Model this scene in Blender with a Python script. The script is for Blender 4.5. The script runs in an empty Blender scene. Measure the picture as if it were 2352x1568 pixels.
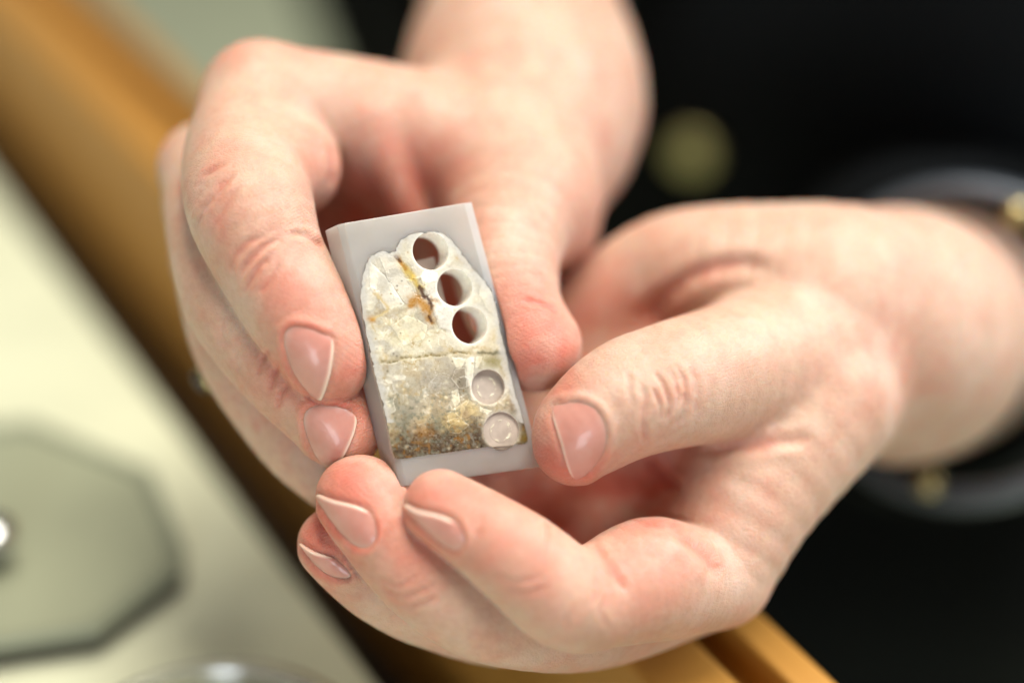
import bpy, bmesh, math, random
import numpy as np
from concurrent.futures import ThreadPoolExecutor
from mathutils import Matrix, Vector

# ---------------------------------------------------------------- camera, world, lights
sc = bpy.context.scene
COL = sc.collection
D0 = 3920.0            # focus distance in model units
K = 15000.0            # model units per metre (15 units = 1 mm)
PITCH = math.radians(34)
FOC = np.array([0.0, 0.0, 1.0])                     # point the hands are held at, 1 m above the floor
RT = np.array([1.0, 0, 0]); UP = np.array([0, math.sin(PITCH), math.cos(PITCH)])
FW = np.array([0, math.cos(PITCH), -math.sin(PITCH)])
CAM = FOC - FW * D0 / K

cd = bpy.data.cameras.new("camera"); cam = bpy.data.objects.new("camera", cd); COL.objects.link(cam)
cam.location = CAM; cam.rotation_euler = (math.pi / 2 - PITCH, 0, 0)
cd.sensor_width = 36; cd.lens = 60; cd.clip_start = 0.01; cd.clip_end = 50
cd.dof.use_dof = True; cd.dof.focus_distance = D0 / K - 0.001; cd.dof.aperture_fstop = 2.75
cd.dof.aperture_blades = 9
sc.camera = cam
sc.view_settings.view_transform = 'Standard'; sc.view_settings.look = 'None'
sc.view_settings.exposure = 0.0; sc.view_settings.gamma = 1.0

w = bpy.data.worlds.new("World"); sc.world = w; w.use_nodes = True
bg = w.node_tree.nodes['Background']
bg.inputs[0].default_value = (1.0, 0.95, 0.87, 1); bg.inputs[1].default_value = 0.22


def area_light(name, loc, target, size, size_y, power, col):
    l = bpy.data.lights.new(name, 'AREA'); l.shape = 'RECTANGLE'; l.size = size; l.size_y = size_y
    l.energy = power; l.color = col
    o = bpy.data.objects.new(name, l); COL.objects.link(o); o.location = loc
    o.rotation_euler = (Vector(target) - Vector(loc)).to_track_quat('-Z', 'Y').to_euler()
    return o


area_light('window_light', (1.25, 0.35, 1.95), tuple(FOC), 0.9, 1.1, 29, (0.87, 0.94, 1.0))
area_light('far_window_light', (-0.25, -2.3, 1.42), tuple(FOC), 0.6, 1.0, 20, (0.85, 0.93, 1.0))
area_light('ceiling_light', (0.25, 0.15, 2.6), tuple(FOC), 1.2, 0.6, 50, (1.0, 0.93, 0.80))

# ---------------------------------------------------------------- small helpers


def P(u, v, d):
    """photo direction (u, v) at depth offset d (towards the camera) -> camera-axes point, model units"""
    D = D0 - d
    return np.array([(u - 1176) * D / D0, (784 - v) * D / D0, -D])


def to_world(p):
    p = np.asarray(p, float)
    return CAM + (p[..., 0:1] * RT + p[..., 1:2] * UP - p[..., 2:3] * FW) / K


def to_cam(wp):
    q = (np.asarray(wp, float) - CAM) * K
    return np.stack([q @ RT, q @ UP, -(q @ FW)], -1)


def tag(o, label=None, cat=None, group=None, kind=None):
    for k, x in (('label', label), ('category', cat), ('group', group), ('kind', kind)):
        if x:
            o[k] = x
    return o


def empty(name, loc, label, cat, group=None):
    o = bpy.data.objects.new(name, None); COL.objects.link(o); o.location = loc
    o.empty_display_size = 0.02
    return tag(o, label, cat, group)


def link_mesh(name, me, mat, parent=None, smooth=True):
    """me holds world coordinates; it is moved to its parent's base or to its own centre"""
    o = bpy.data.objects.new(name, me); COL.objects.link(o)
    if mat:
        me.materials.append(mat)
    if smooth:
        me.polygons.foreach_set('use_smooth', [True] * len(me.polygons))
    root = parent
    off = Vector((0, 0, 0))
    while root is not None:
        off += root.location; root = root.parent
    if parent is None:
        n = len(me.vertices); co = np.empty(n * 3, np.float32); me.vertices.foreach_get('co', co)
        co = co.reshape(-1, 3); c = (co.min(0) + co.max(0)) / 2
        me.transform(Matrix.Translation(-Vector(c.tolist()))); o.location = c.tolist()
    else:
        me.transform(Matrix.Translation(-off)); o.parent = parent
    return o


def mesh_from(name, verts, faces):
    me = bpy.data.meshes.new(name)
    verts = np.ascontiguousarray(verts, np.float32)
    if isinstance(faces, np.ndarray):
        nf, k = faces.shape
        me.vertices.add(len(verts)); me.vertices.foreach_set('co', verts.ravel())
        me.loops.add(nf * k); me.loops.foreach_set('vertex_index', faces.astype(np.int32).ravel())
        me.polygons.add(nf); me.polygons.foreach_set('loop_start', np.arange(0, nf * k, k, dtype=np.int32))
        me.update(calc_edges=True); me.validate()
    else:
        me.from_pydata(verts.tolist(), [], faces); me.update()
    return me


def add_attr(me, name, vals):
    a = me.attributes.new(name, 'FLOAT', 'POINT'); a.data.foreach_set('value', np.ascontiguousarray(vals, np.float32))


def add_color(me, name, rgb):
    a = me.attributes.new(name, 'FLOAT_COLOR', 'POINT')
    c = np.ones((len(rgb), 4), np.float32); c[:, :3] = rgb
    a.data.foreach_set('color', c.ravel())


def vnoise(p, seed=0):
    """value noise, p (n,2) or (n,3) -> 0..1"""
    p = np.asarray(p, np.float64)
    i = np.floor(p).astype(np.int64); f = p - i; f = f * f * (3 - 2 * f)
    dim = p.shape[1]; out = 0

    def h(c):
        x = c[:, 0] * 374761393 + c[:, 1] * 668265263 + seed * 974634777
        if dim == 3:
            x = x + c[:, 2] * 2147483647
        x = (x ^ (x >> 13)) * 1274126177 & 0xffffffff
        x = (x ^ (x >> 16)) * 2246822519 & 0xffffffff
        return ((x ^ (x >> 15)) & 0xffff) / 65535.0
    for k in range(2 ** dim):
        b = np.array([(k >> j) & 1 for j in range(dim)])
        wgt = np.prod(np.where(b, f, 1 - f), 1)
        out = out + wgt * h(i + b)
    return out


def fbm(p, seed=0, oct=4):
    a, s, t = 1.0, 0, 0
    for k in range(oct):
        s = s + a * vnoise(np.asarray(p) * 2 ** k, seed + k); t += a; a *= 0.5
    return s / t


def seg_dist(q, line):
    """distance of 2-D points q to a polyline, and parameter 0..1 along it"""
    best = np.full(len(q), 1e9); par = np.zeros(len(q)); n = len(line) - 1
    for k in range(n):
        a = np.array(line[k], float); b = np.array(line[k + 1], float); ab = b - a
        t = np.clip((q - a) @ ab / (ab @ ab), 0, 1)
        d = np.linalg.norm(q - a - t[:, None] * ab, axis=1)
        m = d < best; best[m] = d[m]; par[m] = (k + t[m]) / n
    return best, par


def in_poly(q, poly):
    poly = np.array(poly, float); c = np.zeros(len(q), bool); j = len(poly) - 1
    for i in range(len(poly)):
        a, b = poly[i], poly[j]
        if a[1] != b[1]:
            m = ((a[1] > q[:, 1]) != (b[1] > q[:, 1])) & (q[:, 0] < (b[0] - a[0]) * (q[:, 1] - a[1]) / (b[1] - a[1]) + a[0])
            c ^= m
        j = i
    return c


def catmull(pts, sub, closed=False):
    pts = np.array(pts, float); n = len(pts); out = []
    for i in range(n if closed else n - 1):
        if closed:
            p0, p1, p2, p3 = pts[i - 1], pts[i], pts[(i + 1) % n], pts[(i + 2) % n]
        else:
            p0, p1, p2, p3 = pts[max(i - 1, 0)], pts[i], pts[i + 1], pts[min(i + 2, n - 1)]
        for k in range(sub):
            t = k / sub
            out.append(0.5 * (2 * p1 + (p2 - p0) * t + (2 * p0 - 5 * p1 + 4 * p2 - p3) * t * t + (3 * p1 - p0 - 3 * p2 + p3) * t ** 3))
    if not closed:
        out.append(pts[-1])
    return np.array(out)


# ---------------------------------------------------------------- materials
def new_mat(name):
    m = bpy.data.materials.new(name); m.use_nodes = True
    nt = m.node_tree; b = nt.nodes['Principled BSDF']
    return m, nt, b


def N(nt, typ, **kw):
    n = nt.nodes.new(typ)
    for k, x in kw.items():
        if k.startswith('in_'):
            key = k[3:]
            n.inputs[int(key) if key.isdigit() else key.replace('_', ' ')].default_value = x
        else:
            setattr(n, k, x)
    return n


def ramp(nt, fac, stops):
    r = nt.nodes.new('ShaderNodeValToRGB')
    e = r.color_ramp.elements
    while len(e) < len(stops):
        e.new(0.5)
    for x, (p, c) in zip(e, stops):
        x.position = p; x.color = (*c, 1) if len(c) == 3 else c
    nt.links.new(fac, r.inputs[0])
    return r.outputs[0]


def simple(name, col, rough=0.6, spec=0.5, metal=0.0, noise=None, bump=0.0, bscale=200.0):
    m, nt, b = new_mat(name)
    b.inputs['Base Color'].default_value = (*col, 1); b.inputs['Roughness'].default_value = rough
    b.inputs['Specular IOR Level'].default_value = spec; b.inputs['Metallic'].default_value = metal
    tc = N(nt, 'ShaderNodeTexCoord')
    if noise:
        sc_, amt = noise
        n = N(nt, 'ShaderNodeTexNoise', in_Scale=sc_, in_Detail=5.0)
        nt.links.new(tc.outputs['Object'], n.inputs['Vector'])
        c = ramp(nt, n.outputs['Fac'], [(0.25, tuple(x * (1 - amt) for x in col)), (0.75, tuple(min(1, x * (1 + amt)) for x in col))])
        nt.links.new(c, b.inputs['Base Color'])
    if bump:
        n2 = N(nt, 'ShaderNodeTexNoise', in_Scale=bscale, in_Detail=4.0)
        nt.links.new(tc.outputs['Object'], n2.inputs['Vector'])
        bp = N(nt, 'ShaderNodeBump', in_Strength=bump, in_Distance=0.001)
        nt.links.new(n2.outputs['Fac'], bp.inputs['Height']); nt.links.new(bp.outputs[0], b.inputs['Normal'])
    return m


def skin_material():
    m, nt, b = new_mat('skin')
    L = nt.links.new
    tc = N(nt, 'ShaderNodeTexCoord')
    red = N(nt, 'ShaderNodeAttribute', attribute_name='redness')
    pal = N(nt, 'ShaderNodeAttribute', attribute_name='pallor')
    n1 = N(nt, 'ShaderNodeTexNoise', in_Scale=130.0, in_Detail=4.0); L(tc.outputs['Object'], n1.inputs['Vector'])
    n3 = N(nt, 'ShaderNodeTexNoise', in_Scale=900.0, in_Detail=3.0); L(tc.outputs['Object'], n3.inputs['Vector'])
    base = ramp(nt, n1.outputs['Fac'], [(0.3, (0.54, 0.34, 0.25)), (0.7, (0.60, 0.405, 0.31))])
    mx = N(nt, 'ShaderNodeMix', data_type='RGBA'); L(red.outputs['Fac'], mx.inputs[0]); L(base, mx.inputs[6])
    mx.inputs[7].default_value = (0.60, 0.18, 0.13, 1)
    mx2 = N(nt, 'ShaderNodeMix', data_type='RGBA'); L(pal.outputs['Fac'], mx2.inputs[0]); L(mx.outputs[2], mx2.inputs[6])
    mx2.inputs[7].default_value = (0.61, 0.44, 0.355, 1)
    mul = N(nt, 'ShaderNodeMix', data_type='RGBA', blend_type='MULTIPLY', in_0=0.22)
    sp = ramp(nt, n3.outputs['Fac'], [(0.35, (0.72, 0.62, 0.58)), (0.6, (1, 1, 1))])
    L(mx2.outputs[2], mul.inputs[6]); L(sp, mul.inputs[7])
    L(mul.outputs[2], b.inputs['Base Color'])
    b.inputs['Subsurface Weight'].default_value = 1.0
    b.inputs['Subsurface Radius'].default_value = (1.0, 0.36, 0.2)
    b.inputs['Subsurface Scale'].default_value = 0.0013
    b.inputs['Roughness'].default_value = 0.43
    b.inputs['Specular IOR Level'].default_value = 0.42
    # skin lines: stretched cell pattern plus fine grain
    v1 = N(nt, 'ShaderNodeTexVoronoi', feature='DISTANCE_TO_EDGE', in_Scale=1500.0)
    nd = N(nt, 'ShaderNodeTexNoise', in_Scale=600.0, in_Detail=2.0); L(tc.outputs['Object'], nd.inputs['Vector'])
    mp = N(nt, 'ShaderNodeMix', data_type='RGBA', in_0=0.0012); L(tc.outputs['Object'], mp.inputs[6]); L(nd.outputs['Color'], mp.inputs[7])
    L(mp.outputs[2], v1.inputs['Vector'])
    e = ramp(nt, v1.outputs['Distance'], [(0.0, (0, 0, 0)), (0.16, (1, 1, 1))])
    n4 = N(nt, 'ShaderNodeTexNoise', in_Scale=2600.0, in_Detail=4.0, in_Roughness=0.65); L(tc.outputs['Object'], n4.inputs['Vector'])
    ad = N(nt, 'ShaderNodeMath', operation='MULTIPLY_ADD'); L(e, ad.inputs[0]); ad.inputs[1].default_value = 0.5; L(n4.outputs['Fac'], ad.inputs[2])
    bp = N(nt, 'ShaderNodeBump', in_Strength=0.7, in_Distance=0.00012); L(ad.outputs[0], bp.inputs['Height'])
    # papillary ridges on the pads
    rg = N(nt, 'ShaderNodeAttribute', attribute_name='ridge')
    bp2 = N(nt, 'ShaderNodeBump', in_Strength=1.0, in_Distance=0.00005); L(rg.outputs['Fac'], bp2.inputs['Height']); L(bp.outputs[0], bp2.inputs['Normal'])
    L(bp2.outputs[0], b.inputs['Normal'])
    return m


def nail_material():
    m, nt, b = new_mat('nail')
    L = nt.links.new
    a = N(nt, 'ShaderNodeAttribute', attribute_name='free_edge')
    l = N(nt, 'ShaderNodeAttribute', attribute_name='lunula')
    tc = N(nt, 'ShaderNodeTexCoord')
    n1 = N(nt, 'ShaderNodeTexNoise', in_Scale=300.0, in_Detail=3.0); L(tc.outputs['Object'], n1.inputs['Vector'])
    base = ramp(nt, n1.outputs['Fac'], [(0.3, (0.54, 0.25, 0.205)), (0.7, (0.60, 0.31, 0.26))])
    m1 = N(nt, 'ShaderNodeMix', data_type='RGBA'); L(l.outputs['Fac'], m1.inputs[0]); L(base, m1.inputs[6]); m1.inputs[7].default_value = (0.72, 0.52, 0.46, 1)
    m2 = N(nt, 'ShaderNodeMix', data_type='RGBA'); L(a.outputs['Fac'], m2.inputs[0]); L(m1.outputs[2], m2.inputs[6]); m2.inputs[7].default_value = (0.86, 0.78, 0.66, 1)
    L(m2.outputs[2], b.inputs['Base Color'])
    b.inputs['Subsurface Weight'].default_value = 1.0; b.inputs['Subsurface Radius'].default_value = (1, 0.5, 0.4)
    b.inputs['Subsurface Scale'].default_value = 0.0009
    b.inputs['Roughness'].default_value = 0.38; b.inputs['Specular IOR Level'].default_value = 0.4; b.inputs['Coat Weight'].default_value = 0.32; b.inputs['Coat Roughness'].default_value = 0.16
    st = N(nt, 'ShaderNodeAttribute', attribute_name='striation')
    bp = N(nt, 'ShaderNodeBump', in_Strength=0.5, in_Distance=0.00003); L(st.outputs['Fac'], bp.inputs['Height']); L(bp.outputs[0], b.inputs['Normal'])
    return m


SKIN = skin_material(); NAIL = nail_material()

# ---------------------------------------------------------------- the block's frame (front face nearly in the plane of focus)
BA, BB = -0.34, 0.10


def blk(u, v, w=0.0):
    """point on the block's front plane seen at (u, v), w model units behind it"""
    d = BA * (u - 1008) + BB * (v - 791)
    for _ in range(3):
        d = BA * (u - 1008) + BB * (v - 791)
    return P(u, v, d) - BN * w


_a, _b, _c = (P(u, v, BA * (u - 1008) + BB * (v - 791)) for u, v in ((900, 900), (1100, 900), (1000, 600)))
BN = np.cross(_b - _a, _c - _a); BN /= np.linalg.norm(BN)
CORN = dict(TL=(776, 515), TR=(1086, 463), BL=(922, 1117), BR=(1247, 1071))
BT = 80.0                                             # thickness


def on_front(u, v):
    d = np.array([(u - 1176) / D0, (784 - v) / D0, -1.0])
    return d * ((_a @ BN) / (d @ BN))


_TL, _TR, _BL, _BR = (on_front(*CORN[k]) for k in ('TL', 'TR', 'BL', 'BR'))
BEX = (_TR - _TL) + (_BR - _BL); BEX /= np.linalg.norm(BEX)

# planes (normal, point) bounding the block, used to flatten the flesh that presses on it
_ctr = (_TL + _TR + _BL + _BR) / 4 - BN * BT / 2


def _pl(a, b, c):
    n = np.cross(b - a, c - a); n /= np.linalg.norm(n)
    if n @ (_ctr - a) > 0:
        n = -n
    return n, a


BPL = [_pl(_TL, _TR, _BL), _pl(_TL - BN * BT, _TR - BN * BT, _BL - BN * BT), _pl(_TL, _TR, _TR - BN * BT), _pl(_BL, _BR, _BR - BN * BT),
       _pl(_TL, _BL, _BL - BN * BT - BEX * 12), _pl(_TR, _BR, _BR - BN * BT)]


def block_sdf(p):
    d = np.full(len(p), -1e9, np.float32)
    for n, a in BPL:
        n = n.astype(np.float32)
        d = np.maximum(d, p[:, 0] * n[0] + p[:, 1] * n[1] + p[:, 2] * n[2] - np.float32(a @ n))
    return d


# ---------------------------------------------------------------- hands: distance fields -> one continuous skin mesh each
def smin(a, b, k):
    h = np.clip(0.5 + 0.5 * (b - a) / k, 0, 1)
    return b + (a - b) * h - k * h * (1 - h)


class Chain:
    def __init__(self, pts, sub=5, k=20, pads=()):
        q = catmull(pts, sub) if sub > 1 else np.array(pts, float)
        self.c = np.array([P(*x[:3]) for x in q]); self.r = np.array([x[3] * (D0 - x[2]) / D0 for x in q])
        self.pads = [(P(*x[:3]), x[3] * (D0 - x[2]) / D0, x[4] if len(x) > 4 else 45) for x in pads]
        m = 170
        lo = [(self.c - self.r[:, None]).min(0)] + [c - r for c, r, _ in self.pads]
        hi = [(self.c + self.r[:, None]).max(0)] + [c + r for c, r, _ in self.pads]
        self.lo = np.min(lo, 0) - m; self.hi = np.max(hi, 0) + m

    def __call__(self, p):
        p = np.asarray(p, np.float32)
        out = np.full(len(p), 400.0, np.float32)
        lo, hi = self.lo, self.hi
        ins = (p[:, 0] > lo[0]) & (p[:, 0] < hi[0]) & (p[:, 1] > lo[1]) & (p[:, 1] < hi[1]) & (p[:, 2] > lo[2]) & (p[:, 2] < hi[2])
        if not ins.any():
            return out
        x, y, z = (np.ascontiguousarray(p[ins, a]) for a in range(3))
        d = None
        F = np.float32
        for i in range(len(self.c) - 1):
            a, ab = self.c[i], self.c[i + 1] - self.c[i]
            px, py, pz = x - F(a[0]), y - F(a[1]), z - F(a[2])
            q = ab / max(ab @ ab, 1e-6)
            t = px * F(q[0]) + py * F(q[1]) + pz * F(q[2])
            np.clip(t, 0, 1, out=t)
            px -= t * F(ab[0]); py -= t * F(ab[1]); pz -= t * F(ab[2])
            px *= px; py *= py; px += py; pz *= pz; px += pz
            np.sqrt(px, out=px)
            t *= F(self.r[i + 1] - self.r[i]); px -= t; px -= F(self.r[i])
            d = px if d is None else np.minimum(d, px)
        for c, r, k in self.pads:
            d = smin(d, np.sqrt((x - F(c[0])) ** 2 + (y - F(c[1])) ** 2 + (z - F(c[2])) ** 2) - F(r), F(k))
        out[ins] = d
        return out


POOL = ThreadPoolExecutor(4)


class Hand:
    def __init__(self, palm, fingers, kp):
        self.palm = palm; self.fingers = fingers; self.kp = kp

    def __call__(self, p):
        p = np.asarray(p, np.float32)
        if len(p) < 30000:
            return self.field(p)
        return np.concatenate(list(POOL.map(self.field, np.array_split(p, max(4, len(p) // 40000)))))

    def field(self, p, carve=True):
        pm = None
        for c, k in self.palm:
            x = c(p); pm = x if pm is None else smin(pm, x, k)
        res = pm
        for name, (c, k) in self.fingers.items():
            res = smin(res, smin(pm, c(p), k), 7)
        if carve:
            b = block_sdf(p) - 1.0
            res = -smin(-res, b, np.float32(5))
        return res


def surface_nets(fun, lo, hi, h):
    """sparse surface nets on the zero set of fun"""
    B = 8
    n = np.ceil((hi - lo) / h / B).astype(int) * B + 1
    # coarse pass at block centres
    nb = (n - 1) // B
    cx = [lo[a] + (np.arange(nb[a]) + 0.5) * B * h for a in range(3)]
    cc = np.stack(np.meshgrid(*cx, indexing='ij'), -1).reshape(-1, 3)
    cv = fun(cc)
    act = (np.abs(cv) < B * h * 1.25).reshape(nb)
    F = np.repeat(np.repeat(np.repeat(cv.reshape(nb).astype(np.float32), B, 0), B, 1), B, 2)
    F = np.pad(F, ((0, 1), (0, 1), (0, 1)), mode='edge')
    A = np.repeat(np.repeat(np.repeat(act, B, 0), B, 1), B, 2)
    A = np.pad(A, ((0, 1), (0, 1), (0, 1)), mode='edge')
    A[1:] |= A[:-1].copy(); A[:, 1:] |= A[:, :-1].copy(); A[:, :, 1:] |= A[:, :, :-1].copy()
    idx = np.argwhere(A)
    for s in range(0, len(idx), 400000):
        j = idx[s:s + 400000]
        F[j[:, 0], j[:, 1], j[:, 2]] = fun(lo + j * h)
    S = F < 0
    cs = np.zeros(np.array(F.shape) - 1, np.int8)
    for a in (0, 1):
        for b in (0, 1):
            for c in (0, 1):
                cs += S[a:cs.shape[0] + a, b:cs.shape[1] + b, c:cs.shape[2] + c]
    cell = np.argwhere((cs > 0) & (cs < 8))
    vid = -np.ones(cs.shape, np.int64); vid[tuple(cell.T)] = np.arange(len(cell))
    acc = np.zeros((len(cell), 3)); cnt = np.zeros(len(cell))
    cor = [np.array([(k >> j) & 1 for j in range(3)]) for k in range(8)]
    for a in range(8):
        for ax in range(3):
            if cor[a][ax]:
                continue
            ca = cor[a]; cb = ca.copy(); cb[ax] = 1
            fa = F[tuple((cell + ca).T)]; fb = F[tuple((cell + cb).T)]
            m = (fa < 0) != (fb < 0)
            t = np.where(m, fa / np.where(m, fa - fb, 1), 0)
            pt = ca + np.zeros((len(cell), 3)); pt[:, ax] += t
            acc += pt * m[:, None]; cnt += m
    verts = lo + (cell + acc / cnt[:, None]) * h
    faces = []
    for ax in range(3):
        o1, o2 = [a for a in range(3) if a != ax]
        sl = [slice(1, -1)] * 3; sl[ax] = slice(0, -1)
        sl2 = list(sl); sl2[ax] = slice(1, None)
        e0 = S[tuple(sl)]; e1 = S[tuple(sl2)]
        for flip, m in ((0, e0 & ~e1), (1, ~e0 & e1)):
            q = np.argwhere(m)
            if not len(q):
                continue
            q = q + 1; q[:, ax] -= 1
            quad = []
            for da, db in ((0, 0), (1, 0), (1, 1), (0, 1)):
                x = q.copy(); x[:, o1] -= 1 - da; x[:, o2] -= 1 - db
                quad.append(vid[tuple(x.T)])
            quad = np.stack(quad, 1)
            if (flip == 1) != (ax == 1):
                quad = quad[:, ::-1]
            faces.append(quad)
    faces = np.concatenate(faces)
    return verts, faces


def grad(fun, p, e=3.0, value=False):
    """gradient from four tetrahedral samples (and the mean value)"""
    g = np.zeros(p.shape); m = 0
    for k in ((1, -1, -1), (-1, -1, 1), (-1, 1, -1), (1, 1, 1)):
        f = fun(p + np.array(k) * e); m = m + f
        g += f[:, None].astype(float) * np.array(k)
    g /= 4 * e
    return (g, m / 4) if value else g


def uv_of(p):
    D = -p[:, 2]
    return np.stack([1176 + p[:, 0] * D0 / D, 784 - p[:, 1] * D0 / D], 1)


def ray_hit(fun, uv, near=-400.0, far=1600.0):
    d = np.stack([(uv[:, 0] - 1176) / D0, (784 - uv[:, 1]) / D0, -np.ones(len(uv))], 1)
    t = np.full(len(uv), D0 + near); ok = np.zeros(len(uv), bool)
    for _ in range(160):
        f = fun(d * t[:, None])
        ok = np.abs(f) < 0.3
        t = np.where(ok, t, t + np.clip(f, -20, 60) * 0.8)
    return d * t[:, None], ok & (t < D0 + far)


# right hand of the person (left in the picture)
R_FINGERS = {
    'index': (Chain([(600, 235, -400, 128), (560, 345, -235, 134), (572, 465, -70, 146), (617, 590, -30, 130), (700, 735, -8, 122), (757, 836, 2, 92)],
                    pads=[(668, 385, -240, 116, 50), (742, 790, 0, 96, 40)]), 55),
    'middle': (Chain([(470, 380, -470, 98), (500, 540, -235, 116), (545, 690, -140, 122), (640, 820, -100, 117), (735, 925, -70, 107), (788, 992, -55, 88)]), 40),
    'ring': (Chain([(470, 470, -520, 92), (520, 660, -330, 112), (565, 800, -270, 116), (680, 985, -230, 106), (765, 1085, -200, 88)]), 40),
    'little': (Chain([(490, 600, -600, 90), (570, 820, -450, 100), (655, 965, -390, 88), (730, 1045, -350, 74)]), 40),
    'thumb': (Chain([(1185, 440, -430, 165), (1160, 570, -265, 132), (1172, 690, -185, 116), (1218, 775, -150, 104), (1236, 792, -145, 98)],
                    pads=[(1225, 800, -140, 92, 40)]), 60),
}
R_PALM = [
    (Chain([(600, 230, -400, 128), (850, 300, -490, 155), (1130, 380, -570, 185)], 4), 60),
    (Chain([(470, 390, -480, 95), (700, 420, -760, 150), (1100, 430, -790, 190)], 4), 60),
    (Chain([(500, 560, -620, 95), (760, 560, -820, 140), (1120, 500, -800, 180)], 4), 60),
    (Chain([(1100, 520, -820, 170), (1020, 780, -860, 160)], 3), 50),
    (Chain([(1150, 370, -540, 180), (1205, 450, -440, 172)], 2), 80),
    (Chain([(760, 260, -450, 105), (960, 300, -450, 110), (1120, 380, -430, 130)], 4), 50),
    (Chain([(850, 280, -370, 66), (895, 380, -370, 50), (945, 500, -410, 46)], 4), 30),
    (Chain([(1150, 430, -660, 195), (1225, 520, -620, 145)], 2), 80),
    (Chain([(1190, 380, -640, 195), (1200, 240, -840, 282), (1195, 40, -1300, 222), (1188, -130, -2000, 215), (1200, -420, -2700, 235)], 5), 70),
]
# left hand of the person (right in the picture)
L_FINGERS = {
    'index': (Chain([(1655, 1325, -200, 116), (1570, 1333, -100, 128), (1490, 1330, -15, 143), (1385, 1364, 60, 122), (1305, 1372, 110, 120), (1193, 1285, 135, 112), (1110, 1225, 125, 100), (1012, 1163, 112, 86)]), 28),
    'middle': (Chain([(1580, 1330, -260, 130), (1350, 1420, -120, 120), (1130, 1405, 0, 118), (991, 1329, 30, 112), (886, 1222, 30, 104), (815, 1140, 20, 90)],
                     pads=[(845, 1140, 20, 84, 40)]), 40),
    'ring': (Chain([(1540, 1330, -360, 115), (1200, 1420, -220, 110), (1000, 1385, -130, 105), (900, 1345, -90, 100), (830, 1300, -70, 95), (768, 1249, -60, 86)]), 40),
    'little': (Chain([(1500, 1280, -460, 105), (1150, 1330, -380, 95), (1010, 1260, -340, 85), (940, 1180, -320, 74)]), 40),
    'thumb': (Chain([(1900, 790, -430, 198), (1700, 848, -220, 163), (1560, 880, -80, 148), (1443, 917, -20, 138), (1345, 983, 0, 117), (1320, 1020, 0, 97)]), 35),
}
L_PALM = [
    (Chain([(1880, 720, -480, 225), (2050, 765, -740, 287), (2080, 775, -1100, 280), (2120, 770, -1700, 262), (2180, 740, -2700, 250)], 5), 60),
    (Chain([(1900, 700, -490, 225), (1660, 635, -480, 163), (1510, 640, -530, 132), (1340, 760, -580, 118)], 5), 70),
    (Chain([(1820, 900, -500, 225), (1520, 1000, -500, 195), (1300, 1080, -520, 165), (1070, 1150, -420, 125)], 4), 90),
    (Chain([(1870, 920, -340, 188), (1733, 1112, -250, 160), (1640, 1302, -190, 128)], 4), 60),
    (Chain([(1790, 1000, -300, 120), (1690, 1085, -270, 100), (1655, 1180, -250, 100)], 4), 50),
    (Chain([(1620, 800, -640, 190), (1420, 850, -640, 170), (1250, 910, -640, 150)], 3), 70),
    (Chain([(1640, 1250, -330, 150), (1450, 1250, -420, 150)], 3), 70),
]

R_HAND = Hand(R_PALM, R_FINGERS, 60); L_HAND = Hand(L_PALM, L_FINGERS, 60)

# nail outlines: (finger, outline, free edge)
NAILS_R = [
    ('index', [(648, 776), (660, 756), (679, 746), (719, 755), (755, 773), (767, 790), (759, 856), (743, 905), (731, 926), (699, 892), (667, 848)],
     [(767, 784), (763, 820), (757, 858), (743, 903), (730, 928)]),
    ('middle', [(695, 968), (703, 942), (722, 931), (760, 930), (792, 938), (819, 955), (815, 988), (800, 1025), (783, 1056), (760, 1072), (739, 1070), (712, 1028)],
     [(820, 953), (815, 988), (800, 1025), (780, 1062)]),
]
NAILS_L = [
    ('thumb', [(1265, 940), (1285, 928), (1316, 920), (1353, 925), (1380, 948), (1397, 988), (1391, 1035), (1366, 1073), (1322, 1107), (1304, 1068), (1288, 1010)],
     [(1264, 938), (1272, 962), (1288, 1008), (1303, 1064), (1319, 1109)]),
    ('index', [(922, 1152), (960, 1172), (1000, 1180), (1032, 1192), (1060, 1211), (1070, 1243), (1056, 1264), (1036, 1262), (1006, 1246), (965, 1205), (938, 1180)],
     [(920, 1152), (958, 1174), (1000, 1183), (1034, 1196)]),
    ('middle', [(719, 1130), (760, 1148), (806, 1158), (842, 1172), (867, 1201), (866, 1236), (846, 1262), (815, 1256), (786, 1230), (752, 1188)],
     [(717, 1130), (760, 1150), (806, 1161), (842, 1174)]),
    ('ring', [(684, 1243), (705, 1258), (730, 1270), (757, 1277), (785, 1290), (806, 1312), (808, 1328), (780, 1330), (745, 1318), (712, 1283)],
     [(683, 1243), (705, 1260), (730, 1272), (760, 1279)]),
]
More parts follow.
